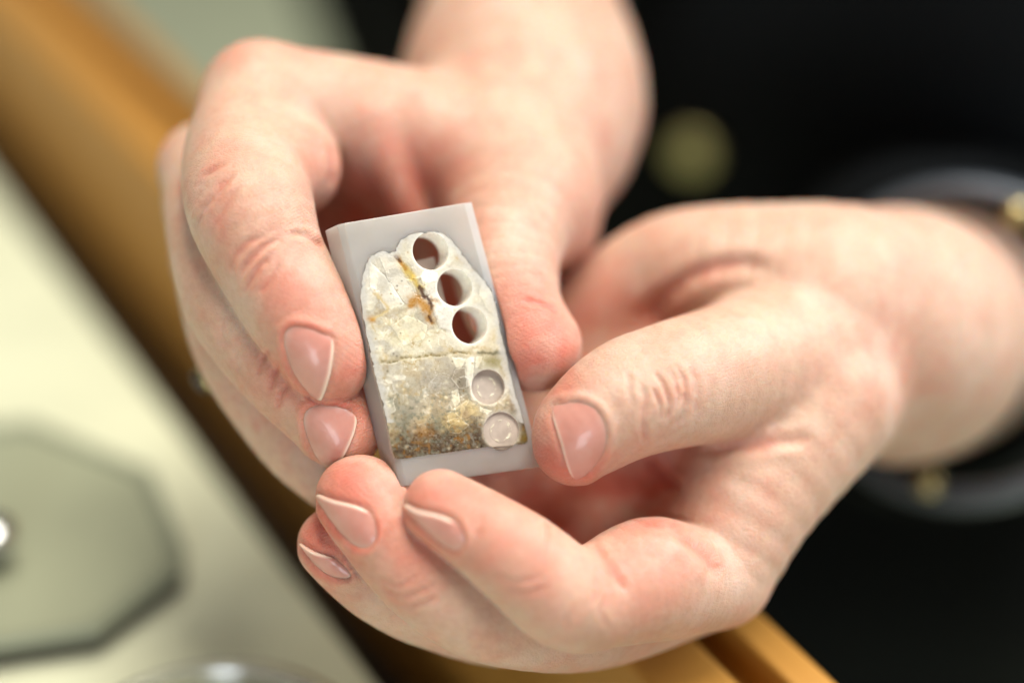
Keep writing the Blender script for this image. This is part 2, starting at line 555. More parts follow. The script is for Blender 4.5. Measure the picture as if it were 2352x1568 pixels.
# skin creases: (polyline, depth, width)
CR_R = [
    ([(500, 376), (468, 408), (448, 432)], 4, 7), ([(538, 395), (507, 430), (477, 465), (455, 503), (441, 533)], 5, 7),
    ([(520, 372), (490, 392), (462, 400)], 2.5, 6), ([(552, 420), (520, 470), (490, 520), (476, 552)], 2.5, 8),
    ([(665, 538), (698, 540), (727, 555), (742, 568)], 6, 7),
    ([(641, 549), (611, 564), (586, 584), (564, 608), (550, 634)], 4.5, 6), ([(622, 588), (600, 608), (584, 630), (569, 652), (556, 680)], 4.5, 6),
    ([(591, 542), (556, 564), (536, 593), (525, 630)], 3, 7), ([(643, 606), (621, 641), (600, 672)], 3, 6), ([(612, 540), (572, 560), (548, 590)], 2.5, 5),
    ([(618, 800), (598, 835), (592, 862)], 3.5, 6), ([(643, 832), (626, 868), (622, 898)], 4, 6), ([(663, 880), (645, 908), (639, 940)], 4, 6),
    ([(518, 720), (508, 762), (520, 800)], 3.5, 9), ([(545, 800), (540, 832), (552, 850)], 3, 7),
    ([(600, 928), (588, 962), (596, 1000)], 3, 7), ([(560, 880), (548, 905), (556, 930)], 3, 7),
    ([(760, 330), (766, 390), (758, 430)], 5, 9), 
    ([(1200, 690), (1230, 694), (1262, 706), (1281, 722)], 3.5, 6),
]
CR_L = [
    ([(1502, 853), (1528, 894), (1538, 935), (1528, 966)], 4.5, 6), ([(1558, 843), (1574, 889), (1571, 940), (1553, 981)], 4, 7),
    ([(1466, 873), (1482, 920), (1476, 971), (1482, 1017)], 4, 8), ([(1502, 894), (1515, 930), (1515, 961)], 3.5, 5), ([(1540, 850), (1556, 890), (1556, 935)], 3, 5),
    ([(1440, 850), (1450, 890), (1446, 930)], 2.5, 8), ([(1590, 850), (1602, 900), (1598, 950)], 2.5, 8),
    ([(1476, 740), (1517, 689), (1584, 638), (1651, 612), (1712, 607), (1770, 615)], 13, 18),
    ([(1487, 1056), (1533, 1104), (1560, 1124)], 12, 12), ([(1600, 1030), (1720, 1022), (1860, 1008)], 7, 14),
    ([(1362, 1250), (1395, 1292), (1421, 1330), (1436, 1358)], 7, 9), ([(1258, 1190), (1262, 1240), (1254, 1292)], 2.5, 6),
    ([(1366, 1318), (1370, 1350), (1362, 1388)], 2.5, 6), ([(1320, 1385), (1300, 1420), (1310, 1450)], 2.2, 6), ([(1390, 1372), (1380, 1410), (1400, 1440)], 2.2, 7),
    ([(1140, 1322), (1190, 1338), (1245, 1322)], 2.5, 7), ([(1160, 1350), (1210, 1362), (1260, 1344)], 2.2, 7), ([(1110, 1180), (1092, 1235), (1070, 1280)], 1.5, 7),
    ([(873, 1347), (932, 1368), (1000, 1340)], 2.8, 7), ([(890, 1372), (945, 1392), (1010, 1366)], 2.5, 7), ([(868, 1325), (915, 1345), (970, 1312)], 2.2, 6),
    ([(1440, 1190), (1530, 1206), (1585, 1240), (1630, 1285), (1650, 1330)], 10, 15),
]
# redness spots: (u, v, d, radius, amount); large palm-hollow ones paint in red light filtered through flesh
RED_R = [(980, 620, -700, 420, .9), (770, 840, 40, 120, .55), (690, 720, 90, 90, .4), (640, 600, 80, 100, .25), (470, 470, 40, 90, .45), (800, 1000, 0, 110, .5), (1235, 800, -60, 120, .75), (900, 470, -500, 170, .6),
         (1020, 470, -500, 120, .6), (560, 110, -400, 120, .35), (740, 400, -140, 90, .35), (375, 380, -460, 80, .6), (640, 870, 0, 90, .3), (860, 350, -430, 70, .4), (1200, 690, -100, 80, .3)]
RED_L = [(1000, 1130, 160, 120, .65), (800, 1110, 80, 120, .65), (740, 1220, 0, 110, .8), (1290, 1060, 60, 110, .55), (1280, 900, 60, 90, .5), (1260, 1180, -380, 260, .75), (1500, 1100, -330, 150, .6),
         (1550, 1220, 60, 170, .4), (1190, 1270, 220, 110, .4), (920, 1290, 120, 100, .35), (1500, 720, -380, 120, .35), (2000, 830, -300, 160, .3), (1420, 1330, 140, 90, .35), (1360, 700, -480, 130, .45)]


def outline(out):
    O = catmull(out, 6, True)
    for _ in range(14):
        O = 0.5 * O + 0.25 * (np.roll(O, 1, 0) + np.roll(O, -1, 0))
    c = O.mean(0)
    return c + (O - c) * 1.015


def build_hand(name, hand, h, creases, reds, nails, tips, label, parent):
    cs = [c for c, _ in hand.palm] + [c for c, _ in hand.fingers.values()]
    lo = np.min([c.lo for c in cs], 0) + 140; hi = np.max([c.hi for c in cs], 0) - 140
    lo[2] = max(lo[2], -D0 - 2750)
    v, f = surface_nets(hand, lo, hi, h)
    g, f0 = grad(hand, v, 2.0, True); gl = np.maximum((g * g).sum(1), 0.2)
    v -= np.clip(f0 / gl, -h, h)[:, None] * g
    g = grad(hand, v, 3.0); nrm = g / np.maximum(np.linalg.norm(g, axis=1), 1e-6)[:, None]
    uv = uv_of(v)
    face = -(nrm * v).sum(1) / np.linalg.norm(v, axis=1)
    # depth buffer of the visible side
    cell = 6.0; W, H = int(4200 / cell), int(3000 / cell)
    ix = np.clip(((uv[:, 0] + 900) / cell).astype(int), 0, W - 1); iy = np.clip(((uv[:, 1] + 700) / cell).astype(int), 0, H - 1)
    zb = np.full((W, H), -1e9); np.maximum.at(zb, (ix, iy), v[:, 2])
    z2 = zb.copy()
    for dx in (-1, 0, 1):
        for dy in (-1, 0, 1):
            z2 = np.maximum(z2, np.roll(np.roll(zb, dx, 0), dy, 1))
    vis = (v[:, 2] > z2[ix, iy] - 45) & (face > 0.05)
    disp = np.zeros(len(v)); red = np.zeros(len(v))
    for line, amp, wd in creases:
        L = catmull(line, 5); m = vis & (uv[:, 0] > L[:, 0].min() - 60) & (uv[:, 0] < L[:, 0].max() + 60) & (uv[:, 1] > L[:, 1].min() - 60) & (uv[:, 1] < L[:, 1].max() + 60)
        wob = (vnoise(uv[m] / 14.0, int(line[0][0])) - 0.5) * 5
        d, t = seg_dist(uv[m], L); d = np.abs(d + wob)
        fade = np.clip(np.minimum(t, 1 - t) * 5 + 0.15, 0, 1) * np.clip(face[m] * 3, 0, 1)
        disp[m] += (-amp * np.exp(-(d / wd) ** 2) + 0.35 * amp * np.exp(-((d - 2.1 * wd) / wd) ** 2)) * fade
        red[m] += 0.30 * min(1, amp / 4) * np.exp(-(d / (wd * 0.9)) ** 2) * fade
    # nail beds and folds
    for fin, out, fe in nails:
        O = outline(out)
        fd = hand.fingers[fin][0]
        m = vis & (uv[:, 0] > O[:, 0].min() - 60) & (uv[:, 0] < O[:, 0].max() + 60) & (uv[:, 1] > O[:, 1].min() - 60) & (uv[:, 1] < O[:, 1].max() + 60)
        m[m] = np.abs(fd(v[m])) < 12
        q = uv[m]; d, _ = seg_dist(q, np.vstack([O, O[:1]])); ins = in_poly(q, O); s = np.where(ins, -d, d)
        de, _ = seg_dist(q, catmull(fe, 4)); away = np.clip((de - 12) / 26, 0, 1)
        dd = np.where(ins, -6.0 * np.clip(d / 9, 0, 1), 0)
        dd += away * 6.0 * np.exp(-((s - 10) / 11) ** 2)
        dd -= (1 - away) * np.where(ins, 0, 4.0 * np.exp(-(d / 8) ** 2))
        disp[m] += dd
        red[m] += away * 0.28 * np.exp(-((s - 2) / 7) ** 2)
    low = fbm(v / 160.0, 7, 3) - 0.5
    fine = fbm(v / 26.0, 3, 3) - 0.5
    disp += low * 5 + fine * 0.8
    v2 = v + nrm * disp[:, None]
    for (u_, v_, d_, r_, a_) in reds:
        c = P(u_, v_, d_); red += 1.1 * a_ * np.exp(-((v - c) ** 2).sum(1) / r_ ** 2)
    blot = fbm(v / 60.0, 21, 4); red += np.clip((blot - 0.48) * 0.7, -0.12, 0.22) + 0.02
    pallor = np.clip((fbm(v / 90.0, 33, 3) - 0.5) * 2.4, 0, 0.75)
    # papillary ridges: finger-tip pads and the finger sides
    rid = 0.5 + 0.5 * np.sin(uv @ np.array([0.35, 0.94]) * 2 * math.pi / 7.2 + 5 * low + 3 * fine)
    me = mesh_from(name, to_world(v2), f)
    add_attr(me, 'redness', np.clip(red, 0, 1)); add_attr(me, 'pallor', pallor); tipm = sum(np.exp(-((v - P(*q)) ** 2).sum(1) / 95.0 ** 2) for q in tips); add_attr(me, 'ridge', rid * np.clip(tipm * 1.5, 0, 1))
    o = link_mesh(name, me, SKIN, parent)
    o['label'] = label
    # nails
    for fin, out, fe in nails:
        O = outline(out); c = O.mean(0); fun = hand.fingers[fin][0]
        rings = [0, .15, .3, .45, .58, .7, .8, .88, .94, .98, 1.0, 1.03]
        uvn = [c[None]]
        for r in rings[1:]:
            uvn.append(c + (O - c) * r)
        uvn = np.concatenate(uvn)
        p, ok = ray_hit(fun, uvn)
        # smooth the landing points: replace misses by their inner neighbour
        n = len(O)
        for k in range(1, len(p)):
            if not ok[k]:
                p[k] = p[k - n] if k > n else p[0]
        gn = grad(fun, p, 14.0); gn /= np.linalg.norm(gn, axis=1)[:, None]
        de, _ = seg_dist(uvn, catmull(fe, 4))
        rr = np.concatenate([[0], np.repeat(rings[1:], n)])
        free = np.clip(1 - de / 16.0, 0, 1)
        off = -0.6 + (4.2 if fin == 'thumb' else 5.2) * (1 - rr ** 3) + free * 3.0
        off = np.where(rr > 1.0, -7 + free * 2, off)
        p = p + gn * off[:, None]
        fs = [(0, 1 + k, 1 + (k + 1) % n) for k in range(n)]
        for r in range(len(rings) - 2):
            a0 = 1 + r * n; b0 = a0 + n
            for k in range(n):
                fs.append((a0 + k, b0 + k, b0 + (k + 1) % n, a0 + (k + 1) % n))
        fs = [tuple(reversed(x)) for x in fs]
        nm = mesh_from('fingernail', to_world(p), fs)
        fe_w = {'thumb': 2.5, 'index': 5.0, 'middle': 4.5}.get(fin, 4.0) - (2.0 if hand is L_HAND and fin != 'thumb' else 0)
        cut = de
        add_attr(nm, 'free_edge', np.clip((fe_w + 2.5 - cut) / 4.5, 0, 1) * 0.62)
        far = de / de.max(); add_attr(nm, 'lunula', np.clip((far - 0.80) * 2.5, 0, 0.4))
        L = catmull(fe, 4); tdir = (L[-1] - L[0]) / np.linalg.norm(L[-1] - L[0])
        s = (uvn - L[0]) @ tdir
        add_attr(nm, 'striation', vnoise(np.stack([s / 4.0, s * 0], 1), 5))
        link_mesh('fingernail', nm, NAIL, o)
    return o


pbase = to_world(P(1500, 700, -2200))
pbase[2] = 0.0
person = empty('person', pbase.tolist(), 'person in black clothing holding a small resin block in the fingertips of both hands', 'person')
hand_r = build_hand('hand', R_HAND, 5.0, CR_R, RED_R, NAILS_R, [(800, 830, 60), (830, 1000, 0), (1245, 790, -60), (690, 500, 40)], 'hand gripping the resin block from behind between curled fingers and thumb', person)
hand_l = build_hand('hand', L_HAND, 5.0, CR_L, RED_L, NAILS_L, [(1000, 1110, 170), (800, 1090, 90), (730, 1200, 0), (1260, 1070, 60)], 'palm-up hand with its thumb on the lower corner of the resin block', person)

# ---------------------------------------------------------------- jacket (torso and sleeves) and button
CLOTH = simple('black_cloth', (0.004, 0.0055, 0.0072), 0.85, 0.2, noise=(9, 0.5), bump=0.6, bscale=900)
DR = np.array([0.528, -0.849, 0]); NR = np.array([0.849, 0.528, 0])          # along the table rim, and across it towards the person
RA = np.array([-0.0958, 0.2241, 0])


def loft(rings, closed=True, caps=True):
    n = len(rings[0]); v = np.concatenate(rings); f = []
    for i in range(len(rings) - 1):
        for k in range(n if closed else n - 1):
            a = i * n + k; b = i * n + (k + 1) % n
            f.append((a, b, b + n, a + n))
    if caps and closed:
        f.append(tuple(reversed(range(n)))); f.append(tuple(range((len(rings) - 1) * n, len(rings) * n)))
    return v, f


tc_ = np.array([0.093, 0.36, 0])
rings = []
for z in np.linspace(0.12, 1.42, 66):
    s = 1.0 - (0.35 * max(0, (z - 1.30) / 0.12)) ** 2
    th = np.linspace(0, 2 * math.pi, 120, endpoint=False)
    fold = 0.006 * np.sin(th * 11 + z * 9) + 0.007 * np.sin(th * 6 - z * 26 + 1) + 0.003 * np.sin(z * 60 + 3 * np.sin(th * 3))
    a = (0.24 * s + fold); b = (0.130 * s + fold)
    rings.append(tc_ + np.outer(np.cos(th) * a, DR) + np.outer(np.sin(th) * b, NR) + np.array([0, 0, z]))
jv, jf = loft(rings)


def tube_rings(path, rad, n=40, fold=0.0):
    path = np.array(path); out = []
    for i, p in enumerate(path):
        t = path[min(i + 1, len(path) - 1)] - path[max(i - 1, 0)]; t /= np.linalg.norm(t)
        x = np.cross(t, [0, 0, 1.0]); x /= np.linalg.norm(x); y = np.cross(x, t)
        th = np.linspace(0, 2 * math.pi, n, endpoint=False)
        r = rad[i] + fold * np.sin(i * 1.7 + 2 * np.sin(th * 2))
        out.append(p + np.outer(np.cos(th) * r, x) + np.outer(np.sin(th) * r, y))
    return out


def sleeve(pts, rad):
    q = catmull([list(to_world(P(*p))) for p in pts], 6); r = np.interp(np.linspace(0, 1, len(q)), np.linspace(0, 1, len(rad)), rad)
    return loft(tube_rings(q, r, 40, 0.0025), caps=False)


allv, allf = [jv], list(jf); base = len(jv)
for pts, rad in (([(1185, -190, -2050), (1200, -420, -2500), (1350, -700, -2900), (1600, -1000, -3200)], [0.034, 0.045, 0.055, 0.06]),
                 ([(2135, 765, -1950), (2185, 740, -2700), (2250, 560, -3500), (2300, 100, -4200)], [0.036, 0.045, 0.055, 0.06])):
    sv, sf = sleeve(pts, rad)
    allv.append(sv); allf += [tuple(i + base for i in x) for x in sf]; base += len(sv)
jacket = link_mesh('jacket', mesh_from('jacket', np.concatenate(allv), allf), CLOTH, person)
jacket['label'] = 'black jacket'


def disc_profile(prof, n=40):
    """lathe around z: prof = [(r, z)]"""
    th = np.linspace(0, 2 * math.pi, n, endpoint=False)
    return loft([np.stack([np.cos(th) * r, np.sin(th) * r, np.full(n, z)], 1) for r, z in prof])


BRASS = simple('brass', (0.75, 0.66, 0.33), 0.5, 0.5, 1.0)
# find the jacket surface along the view ray of the button
dg = bpy.context.evaluated_depsgraph_get(); dg.update()
from mathutils.bvhtree import BVHTree
bvh = BVHTree.FromPolygons([tuple(x) for x in jv], [tuple(x) for x in jf])


def jacket_hit(u, v):
    d = to_world(P(u, v, 0)) - CAM
    h = bvh.ray_cast(Vector(CAM), Vector(d).normalized())
    return h[0], h[1]


hp, hn = jacket_hit(1590, 345)
bv, bf = disc_profile([(0.0002, 0.0036), (0.003, 0.0036), (0.0045, 0.003), (0.0052, 0.0032), (0.006, 0.0026), (0.0063, 0.0012), (0.0058, 0.0)], 36)
qb = hn.to_track_quat('Z', 'Y').to_matrix()
bw = np.array([tuple(hp + qb @ Vector(x)) for x in bv])
link_mesh('button', mesh_from('button', bw, bf), BRASS, jacket)

# ---------------------------------------------------------------- ring and bracelet
GOLD = simple('gold', (0.52, 0.42, 0.20), 0.3, 0.5, 1.0)
GEM = simple('dark_stone', (0.03, 0.015, 0.012), 0.1, 0.6)


def torus(center, axis, R, ra, rb, n=64, m=14):
    axis = axis / np.linalg.norm(axis); x = np.cross(axis, [0.3, 0.9, 0.1]); x /= np.linalg.norm(x); y = np.cross(axis, x)
    rings = []
    for i in range(n + 1):
        a = 2 * math.pi * i / n; rd = math.cos(a) * x + math.sin(a) * y
        th = np.linspace(0, 2 * math.pi, m, endpoint=False)
        rings.append(center + rd * R + np.outer(np.cos(th) * ra, rd) + np.outer(np.sin(th) * rb, axis))
    return loft(rings, caps=False)


rc = R_FINGERS['little'][0]
i0 = int(np.argmin([abs(x[0] - 578) for x in uv_of(rc.c)]))
ring_c, ring_ax, ring_r = rc.c[i0], rc.c[i0 + 1] - rc.c[i0 - 1], rc.r[i0]
ring = empty('ring', to_world(ring_c).tolist(), 'gold ring with a dark stone on the little finger of the hand at left', 'ring')
tv, tf = torus(to_world(ring_c), (ring_ax[0] * RT + ring_ax[1] * UP - ring_ax[2] * FW), ring_r / K + 0.0004, 0.0008, 0.0014)
link_mesh('band', mesh_from('band', tv, tf), GOLD, ring)
axn = ring_ax / np.linalg.norm(ring_ax); side = np.array([-0.35, -0.85, 0.3]); side -= axn * (side @ axn); side /= np.linalg.norm(side)
gc = to_world(ring_c + side * (ring_r + 12)); sw = side[0] * RT + side[1] * UP - side[2] * FW
for nm, mat, sc_, up in (('setting', GOLD, 0.0027, -0.0006), ('gem', GEM, 0.0023, 0.0006)):
    gv, gf = disc_profile([(0.3 * sc_, 0.55 * sc_), (0.75 * sc_, 0.4 * sc_), (sc_, 0.0), (0.8 * sc_, -0.4 * sc_)], 20)
    qm = Vector(sw).to_track_quat('Z', 'Y').to_matrix()
    link_mesh(nm, mesh_from(nm, np.array([tuple(Vector(gc) + Vector(sw) * up + qm @ Vector(x)) for x in gv]), gf), mat, ring)

BAND = simple('bracelet_band', (0.10, 0.115, 0.14), 0.4, 0.5, 0.6)
bc = to_world(P(2205, 790, -1230)); bax = to_world(P(2150, 770, -1700)) - to_world(P(2050, 765, -740)); bax /= np.linalg.norm(bax)
BR_R = 352 * (D0 + 1250) / D0 / K
bracelet = empty('bracelet', bc.tolist(), 'dark blue-grey bracelet with gold beads round the wrist at the right', 'bracelet')
tv, tf = torus(bc, bax, BR_R, 0.0026, 0.0065, 72, 16)
link_mesh('band', mesh_from('band', tv, tf), BAND, bracelet)
bx = np.cross(bax, [0.3, 0.9, 0.1]); bx /= np.linalg.norm(bx); by = np.cross(bax, bx)
bead_me = None
for i in range(26):
    if i % 7 not in (0, 3):
        continue
    a = 2 * math.pi * i / 26; rd = math.cos(a) * bx + math.sin(a) * by
    c = bc + rd * (BR_R - 0.003) - bax * 0.0082
    if bead_me is None:
        bm = bmesh.new(); bmesh.ops.create_icosphere(bm, subdivisions=3, radius=0.0026); bead_me = bpy.data.meshes.new('bead'); bm.to_mesh(bead_me); bm.free()
        bead_me.materials.append(GOLD); bead_me.polygons.foreach_set('use_smooth', [True] * len(bead_me.polygons))
    o = bpy.data.objects.new('bead', bead_me); COL.objects.link(o); o.parent = bracelet; o.location = (c - bc).tolist()

# ---------------------------------------------------------------- resin block with the drilled stone slab
ZU = lambda x: 689 + 0.4577 * x
ZV = lambda y: 430.6 + 0.4577 * y


def zplane(z, w=0.0):
    """stone drawing coordinates -> camera-axes points on the block's front plane, w behind it"""
    u, v = ZU(z[:, 0]), ZV(z[:, 1])
    d = np.stack([(u - 1176) / D0, (784 - v) / D0, -np.ones(len(u))], 1)
    t = (_TL @ BN) / (d @ BN)
    return d * t[:, None] - BN * np.asarray(w)[..., None] if np.ndim(w) else d * t[:, None] - BN * w


BY = np.cross(BN, BEX)
BORES = [(656, 320, 43.5, 0), (777, 502, 43.0, 0), (852, 690, 43.5, 0), (944, 1000, 40.5, 17), (1010, 1220, 43.5, 7)]     # depth 0: drilled through
BC = [(zplane(np.array([[x, y]], float))[0], r, thr) for x, y, r, thr in BORES]


def cyl_mesh(c, r, w0, w1, n=48):
    th = np.linspace(0, 2 * math.pi, n, endpoint=False)
    ring = lambda w: c - BN * w + np.outer(np.cos(th) * r, BEX) + np.outer(np.sin(th) * r, BY)
    return loft([ring(w0), ring(w1)])


base_b = to_world(_ctr)
m, nt, b = new_mat('cast_resin')
tc = N(nt, 'ShaderNodeTexCoord')
n1 = N(nt, 'ShaderNodeTexNoise', in_Scale=120.0, in_Detail=4.0); nt.links.new(tc.outputs['Object'], n1.inputs['Vector'])
cr = ramp(nt, n1.outputs['Fac'], [(0.3, (0.60, 0.595, 0.57)), (0.7, (0.68, 0.675, 0.65))])
nt.links.new(cr, b.inputs['Base Color'])
b.inputs['Subsurface Weight'].default_value = 1.0; b.inputs['Subsurface Radius'].default_value = (1, 0.85, 0.7); b.inputs['Subsurface Scale'].default_value = 0.007; b.inputs['Coat Weight'].default_value = 0.4; b.inputs['Coat Roughness'].default_value = 0.2
b.inputs['Roughness'].default_value = 0.32
mpn = N(nt, 'ShaderNodeMapping'); mpn.inputs['Rotation'].default_value = (0, 0, 0.6); mpn.inputs['Scale'].default_value = (1, 8, 1)
nt.links.new(tc.outputs['Object'], mpn.inputs['Vector'])
n2 = N(nt, 'ShaderNodeTexNoise', in_Scale=900.0, in_Detail=3.0); nt.links.new(mpn.outputs[0], n2.inputs['Vector'])
bp = N(nt, 'ShaderNodeBump', in_Strength=0.25, in_Distance=0.00004); nt.links.new(n2.outputs['Fac'], bp.inputs['Height']); nt.links.new(bp.outputs[0], b.inputs['Normal'])
tr = N(nt, 'ShaderNodeBsdfTransparent'); tr.inputs[0].default_value = (0.95, 0.9, 0.86, 1)
mxs = N(nt, 'ShaderNodeMixShader', in_0=0.32)
b.inputs['Transmission Weight'].default_value = 0.42; b.inputs['IOR'].default_value = 1.35
nt.links.new(b.outputs[0], mxs.inputs[1]); nt.links.new(tr.outputs[0], mxs.inputs[2]); nt.links.new(mxs.outputs[0], nt.nodes['Material Output'].inputs['Surface'])
RESIN = m

block = empty('resin_block', base_b.tolist(), 'small greyish resin block set with a drilled cream stone slab, held in the fingertips', 'resin block')
prof = [(-12, BT, 0), (0, 9, 0), (15, 0, 0), (-22, 0, 1), (0, 8, 1), (0, BT, 1)]      # (offset, depth, side)


def prof_ring(L_, R_):
    ex = (R_ - L_) / np.linalg.norm(R_ - L_)
    return np.array([(R_ if s else L_) + ex * o_ - BN * w_ for o_, w_, s in prof])


rv, rf = loft([prof_ring(_BL, _BR), prof_ring(_TL, _TR)])
rme = mesh_from('resin', to_world(rv), rf)
bm = bmesh.new(); bm.from_mesh(rme); bmesh.ops.recalc_face_normals(bm, faces=bm.faces); bm.to_mesh(rme); bm.free()
resin = link_mesh('resin', rme, RESIN, block, smooth=False)
bev = resin.modifiers.new('bevel', 'BEVEL'); bev.width = 0.00012; bev.segments = 2; bev.limit_method = 'ANGLE'; bev.angle_limit = 0.5
cut_v, cut_f = [], []
base = 0
cutters = []
for c, r, thr in BC:
    cv, cf = cyl_mesh(c, r + 1.2, -20, thr + 2 if thr else BT + 20)
    cme = mesh_from('cutter', to_world(cv), cf)
    bm = bmesh.new(); bm.from_mesh(cme); bmesh.ops.recalc_face_normals(bm, faces=bm.faces); bm.to_mesh(cme); bm.free()
    co = bpy.data.objects.new('cutter', cme); COL.objects.link(co); cutters.append(co)
    md = resin.modifiers.new('bore', 'BOOLEAN'); md.object = co; md.operation = 'DIFFERENCE'; md.solver = 'EXACT'
dg = bpy.context.evaluated_depsgraph_get(); dg.update()
nme = bpy.data.meshes.new_from_object(resin.evaluated_get(dg)); resin.modifiers.clear(); resin.data = nme
for co in cutters:
    me = co.data; bpy.data.objects.remove(co); bpy.data.meshes.remove(me)

# --- stone slab: a relief front with true bores, coloured by its minerals, with step shading painted in
STONE_OUT = catmull([(318, 420), (345, 350), (400, 316), (470, 318), (492, 268), (545, 238), (620, 222), (700, 222), (762, 262), (822, 338), (882, 418), (930, 470),
                     (968, 530), (990, 620), (1012, 720), (1032, 815), (1052, 900), (1078, 1010), (1104, 1100), (1130, 1200), (1142, 1276), (1090, 1290), (950, 1302), (800, 1322), (620, 1346),
                     (500, 1362), (468, 1340), (438, 1200), (404, 1050), (372, 930), (344, 800), (322, 690), (306, 600), (304, 510)], 5, True)
STEP = 2.6
gx = np.arange(296, 1150, STEP); gy = np.arange(214, 1368, STEP)
GX, GY = np.meshgrid(gx, gy, indexing='ij'); z = np.stack([GX.ravel(), GY.ravel()], 1)
od, _ = seg_dist(z, STONE_OUT[::2].tolist() + [STONE_OUT[0].tolist()]); ins = in_poly(z, STONE_OUT)
rag = (fbm(z / 16.0, 91, 4) - 0.42) * 24 * np.clip((1250 - z[:, 1]) / 200, 0.15, 1)
keep = ins & (od > np.clip(rag, 0, 14))
P3 = zplane(z)
bore_d = np.full(len(z), 1e9)
for (c, r, thr) in BC:
    rel = P3 - c; rad = np.hypot(rel @ BEX, rel @ BY); bore_d = np.minimum(bore_d, rad - r)
    snap = np.abs(rad - r) < STEP * 0.4577 * 0.75
    P3[snap] += ((r / rad[snap] - 1)[:, None]) * (rel[snap] - (rel[snap] @ BN)[:, None] * BN)
    bore_d[snap] = np.minimum(np.abs(bore_d[snap]), 0.0)
keep &= bore_d > -0.05


def blob(cx, cy, rx, ry=None, s=1.0):
    ry = ry or rx
    return s * np.exp(-(((zz[:, 0] - cx) / rx) ** 2 + ((zz[:, 1] - cy) / ry) ** 2))


def vein(line, wd, jag=10, seed=1):
    d, t = seg_dist(zz + (np.stack([fbm(z / 22.0, seed, 3), fbm(z / 22.0, seed + 9, 3)], 1) - 0.5) * jag * 2, line)
    return np.exp(-(d / wd) ** 2)


warp = (np.stack([fbm(z / 60.0, 5, 4), fbm(z / 60.0, 15, 4)], 1) - 0.5) * 60
zz = z + warp * 0.5
rng = np.random.default_rng(4)
# crystal facets: nearest seed gives each grain its own tilt and brightness
seeds = np.stack([rng.uniform(290, 1160, 420), rng.uniform(210, 1380, 420)], 1)
zw = z + (np.stack([fbm(z / 18.0, 45, 3), fbm(z / 18.0, 55, 3)], 1) - 0.5) * 34
near = np.empty(len(z), int); 
for s in range(0, len(z), 20000):
    dd = ((zw[s:s + 20000, None, :] - seeds[None]) ** 2).sum(2); near[s:s + 20000] = dd.argmin(1)
tilt = rng.normal(0, 1, (420, 2)); bri = rng.uniform(-1, 1, 420)
loc = z - seeds[near]
facet = (loc * tilt[near]).sum(1)
n1 = fbm(z / 90.0, 61, 5); n2 = fbm(z / 24.0, 62, 4); n3 = fbm(z / 7.0, 63, 3); n4 = fbm(z / 9.0, 64, 2)
col = np.array([0.60, 0.57, 0.49]) * (0.88 + 0.28 * n1[:, None])


def mix(c, wgt):
    global col
    wgt = np.clip(wgt, 0, 1)[:, None]
    col = col * (1 - wgt) + np.array(c) * wgt


X, Y = zz[:, 0], zz[:, 1]
sof = np.clip(fbm(zw / 46.0, 41, 3) * 1.0 + 0.10 * bri[near], 0, 1)
mix((0.60, 0.575, 0.54), blob(430, 480, 130, 130, .75)); mix((0.60, 0.58, 0.56), blob(700, 620, 75, 130, .8))
mix((0.66, 0.61, 0.45), blob(560, 700, 160, 90, .85)); mix((0.60, 0.57, 0.50), blob(760, 300, 120, 110, .6))
mix((0.50, 0.40, 0.255), np.clip((sof - 0.46) * 4.5, 0, 1) * np.clip((Y - 380) / 400, 0.25, 1) * 0.6)
mix((0.40, 0.355, 0.29), np.clip((Y - 860) / 120, 0, 1) * 0.6)
mix((0.74, 0.72, 0.67), np.clip((fbm(zw / 34.0, 77, 4) - 0.54) * 6, 0, 1) * 0.55)
mix((0.66, 0.64, 0.57), np.clip((fbm(z / np.array([30.0, 60.0]), 79, 4) - 0.55) * 6, 0, 1) * 0.5)
mix((0.36, 0.315, 0.25), blob(800, 960, 50, 90, .8)); mix((0.42, 0.37, 0.30), blob(720, 930, 80, 100, .6)); mix((0.40, 0.34, 0.26), blob(690, 1060, 60, 70, .5))
zr = z + (np.stack([fbm(z / 40.0, 101, 4), fbm(z / 40.0, 102, 4)], 1) - .5) * 50
r1 = 1 - np.abs(fbm(zr / 85.0, 103, 4) - .5) * 2; r2 = 1 - np.abs(fbm(zr / 60.0, 104, 4) - .5) * 2
mix((0.50, 0.36, 0.17), np.clip((r1 - .955) / .03, 0, 1) * np.clip((fbm(z / 110.0, 105, 3) - .4) * 5, 0, 1) * .6)
mix((0.50, 0.40, 0.24), np.clip((r1 - .84) / .13, 0, 1) * np.clip((fbm(z / 110.0, 105, 3) - .42) * 5, 0, 1) * .5)
mix((0.82, 0.81, 0.78), np.clip((r2 - .965) / .025, 0, 1) * .45)
mix((0.43, 0.40, 0.36), np.clip((fbm(zr / 70.0, 106, 4) - .52) * 7, 0, 1) * .55)
stepd, _ = seg_dist(zz, [(320, 668), (372, 655), (440, 612), (520, 596), (560, 572)])
mix((0.70, 0.67, 0.55), np.exp(-(stepd / 9) ** 2) * 0.6); mix((0.44, 0.37, 0.27), np.exp(-((stepd - 17) / 10) ** 2) * (Y < 640) * 0.45)  # pale line and darker band paint the facet step's shading into the colour
mix((0.62, 0.53, 0.36), blob(930, 750, 90, 60, .6))
low = np.clip((Y - 1020) / 300, 0, 1)
mix((0.42, 0.34, 0.21), low * (0.45 + 0.5 * n2)); mix((0.55, 0.42, 0.20), blob(760, 1190, 90, 60, .7)); mix((0.58, 0.47, 0.25), blob(850, 1120, 60, 50, .6))
mix((0.11, 0.13, 0.11), blob(520, 1190, 34, 75, .75) * (n2 + 0.3)); mix((0.16, 0.18, 0.16), blob(690, 1200, 36, 50, .7)); mix((0.25, 0.25, 0.20), blob(480, 1090, 60, 60, .4))
